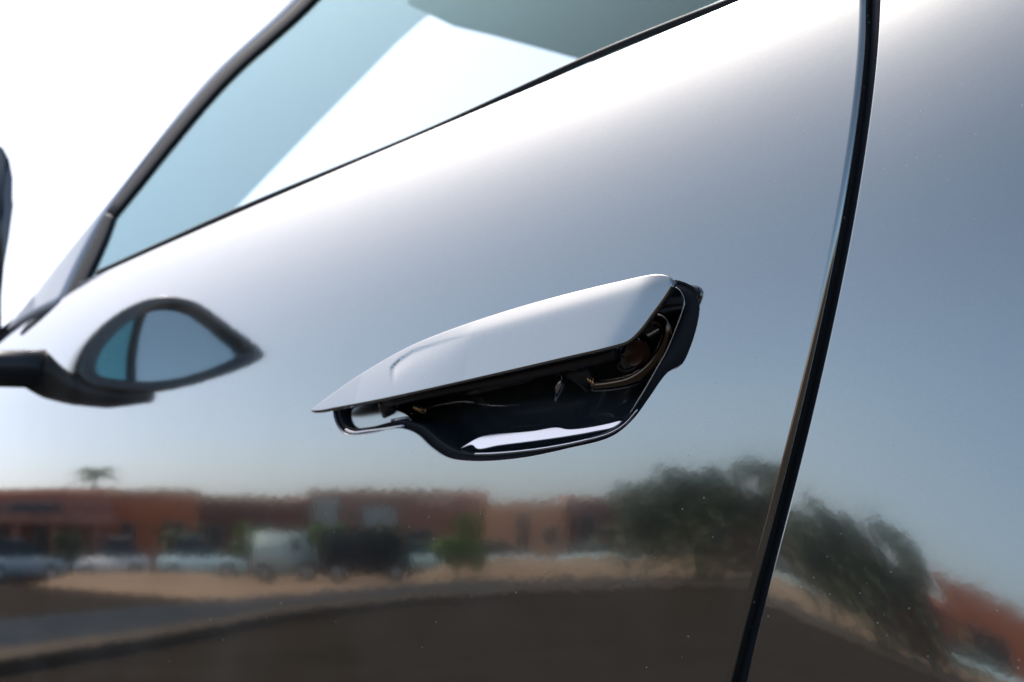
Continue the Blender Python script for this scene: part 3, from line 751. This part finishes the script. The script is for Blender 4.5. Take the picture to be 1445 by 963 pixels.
# ---- trees and shrubs
M_bark = mat('bark', (.10, .075, .055), rough=.9)
M_leaf = mat('olive_leaves', (.07, .085, .04), rough=.7, noise=(2, (.11, .125, .06)))
M_leafl = mat('bright_leaves', (.16, .26, .04), rough=.7, noise=(3, (.10, .18, .03)))
M_palm = mat('palm_fronds', (.16, .18, .07), rough=.7)
def tree(name, label, az, D, H, Wd, m, n=2600, flat=.5, trunk=.16, cat='tree', low=.35, leaf=.13):
    x, y = W(az, D); t = empty(name, (x, y, 0)); tag(t, label, cat)
    rnd = random.Random(int(-az * 10)); bm = bmesh.new()
    ch = H * low
    tube(bm, [(0, 0, 0), (.05, .02, ch * .5), (0, .05, ch)], [trunk, trunk * .8, trunk * .65], 8)
    for k in range(5):
        a = k * 1.257 + .3; tube(bm, [(0, .05, ch * .95), (Wd * .16 * math.cos(a), Wd * .16 * math.sin(a), ch + (H - ch) * .4), (Wd * .33 * math.cos(a), Wd * .33 * math.sin(a), ch + (H - ch) * .72)], [trunk * .5, trunk * .3, trunk * .1], 6)
    bmobj('trunk', bm, M_bark, t, True)
    bm = bmesh.new()
    clumps = []
    for k in range(26):
        a = rnd.uniform(0, 6.283); rr = Wd * .42 * math.sqrt(rnd.random()); clumps.append((rr * math.cos(a), rr * math.sin(a), ch + (H - ch) * (.35 + .5 * rnd.random() * (1 - .10 * rr / (Wd * .5))), rnd.uniform(.4, .8)))
    for i in range(n):
        c = rnd.choice(clumps); v = Vector((rnd.gauss(0, 1), rnd.gauss(0, 1), rnd.gauss(0, 1))).normalized() * c[3] * rnd.uniform(.6, 1.05) * Wd * .2
        v.z *= flat * 1.4; p = Vector(c[:3]) + v
        u = Vector((rnd.gauss(0, 1), rnd.gauss(0, 1), rnd.gauss(0, .6))).normalized(); q = u.cross(Vector((rnd.gauss(0, 1), rnd.gauss(0, 1), rnd.gauss(0, 1)))).normalized()
        bm.faces.new([bm.verts.new(p + u * leaf), bm.verts.new(p + q * leaf * .6), bm.verts.new(p - u * leaf), bm.verts.new(p - q * leaf * .6)])
    me_ = bpy.data.meshes.new('crown'); bm.to_mesh(me_); bm.free(); link('crown', me_, m, t)
    return t
tree('spreading_tree', 'broad olive green tree with a flat spreading crown', -38.6, 36, 3.75, 5.4, M_leaf, 5200, .55, .2, low=.25)
tree('bushy_tree', 'dark bushy tree growing beside the spreading tree', -35.6, 37, 4.5, 3.6, M_leaf, 2600, .6, .15, low=.2)
for az, D, H, Wd, m, lab, nm in [(-57.6, 50, 2.6, 2.6, M_leafl, 'bright green bush behind the black van', 'bush'), (-66.3, 47, 2.4, 2.6, M_leaf, 'wide olive hedge between the white car and the hatchback', 'bush'),
                             (-61.9, 52, 2.7, 2.6, M_leafl, 'yellow green shrub in front of the low maroon house', 'bush'), (-50.8, 40, 1.5, 2.5, M_leafl, 'small yellow green shrub by the pale teal car', 'bush'),
                             (-55.0, 49, 2.3, 3.0, M_leaf, 'olive shrub below the blinds of the brown building', 'bush'), (-50.2, 47, 3.0, 1.6, M_leafl, 'small green tree beside the salmon house', 'bush'),
                             (-73.3, 43, 2.0, 1.6, M_leaf, 'dark shrub by the arcade columns', 'bush'), (-41.0, 50, 2.7, 4.0, M_leaf, 'olive shrub at the corner of the dark maroon house', 'bush'), (-37.8, 34.5, 1.7, 8.4, M_leaf, 'low dark hedge under the spreading tree', 'bush')]:
    tree(nm, lab, az, D, H, Wd, m, 1200, .8, .06, 'shrub', .1)
x, y = W(-71.8, 66); t = empty('palm_tree', (x, y, -.1)); tag(t, 'palm tree rising behind the terracotta roofs', 'tree')
bm = bmesh.new(); tube(bm, [(0, 0, 0), (.1, 0, 3), (0, 0, 6.0)], [.25, .2, .18], 8); bmobj('trunk', bm, M_bark, t, True)
rnd = random.Random(5)
for i in range(26):
    a = i * 2.4; e0 = rnd.uniform(.1, 1.2); bm = bmesh.new(); prev = None
    for k in range(9):
        s = k / 8; r_ = 2.1 * s * math.cos(e0 * (1 - s * .3)); z = 6.0 + 2.0 * s * math.sin(e0) - 1.1 * s * s
        c = Vector((r_ * math.cos(a), r_ * math.sin(a), z)); sd_ = Vector((-math.sin(a), math.cos(a), 0)) * .28 * math.sin(math.pi * min(s + .08, 1))
        row = [bm.verts.new(c - sd_ - Vector((0, 0, .12))), bm.verts.new(c), bm.verts.new(c + sd_ - Vector((0, 0, .12)))]
        if prev: bm.faces.new((prev[0], prev[1], row[1], row[0])); bm.faces.new((prev[1], prev[2], row[2], row[1]))
        prev = row
    me_ = bpy.data.meshes.new('frond'); bm.to_mesh(me_); bm.free(); link('frond', me_, M_palm, t)
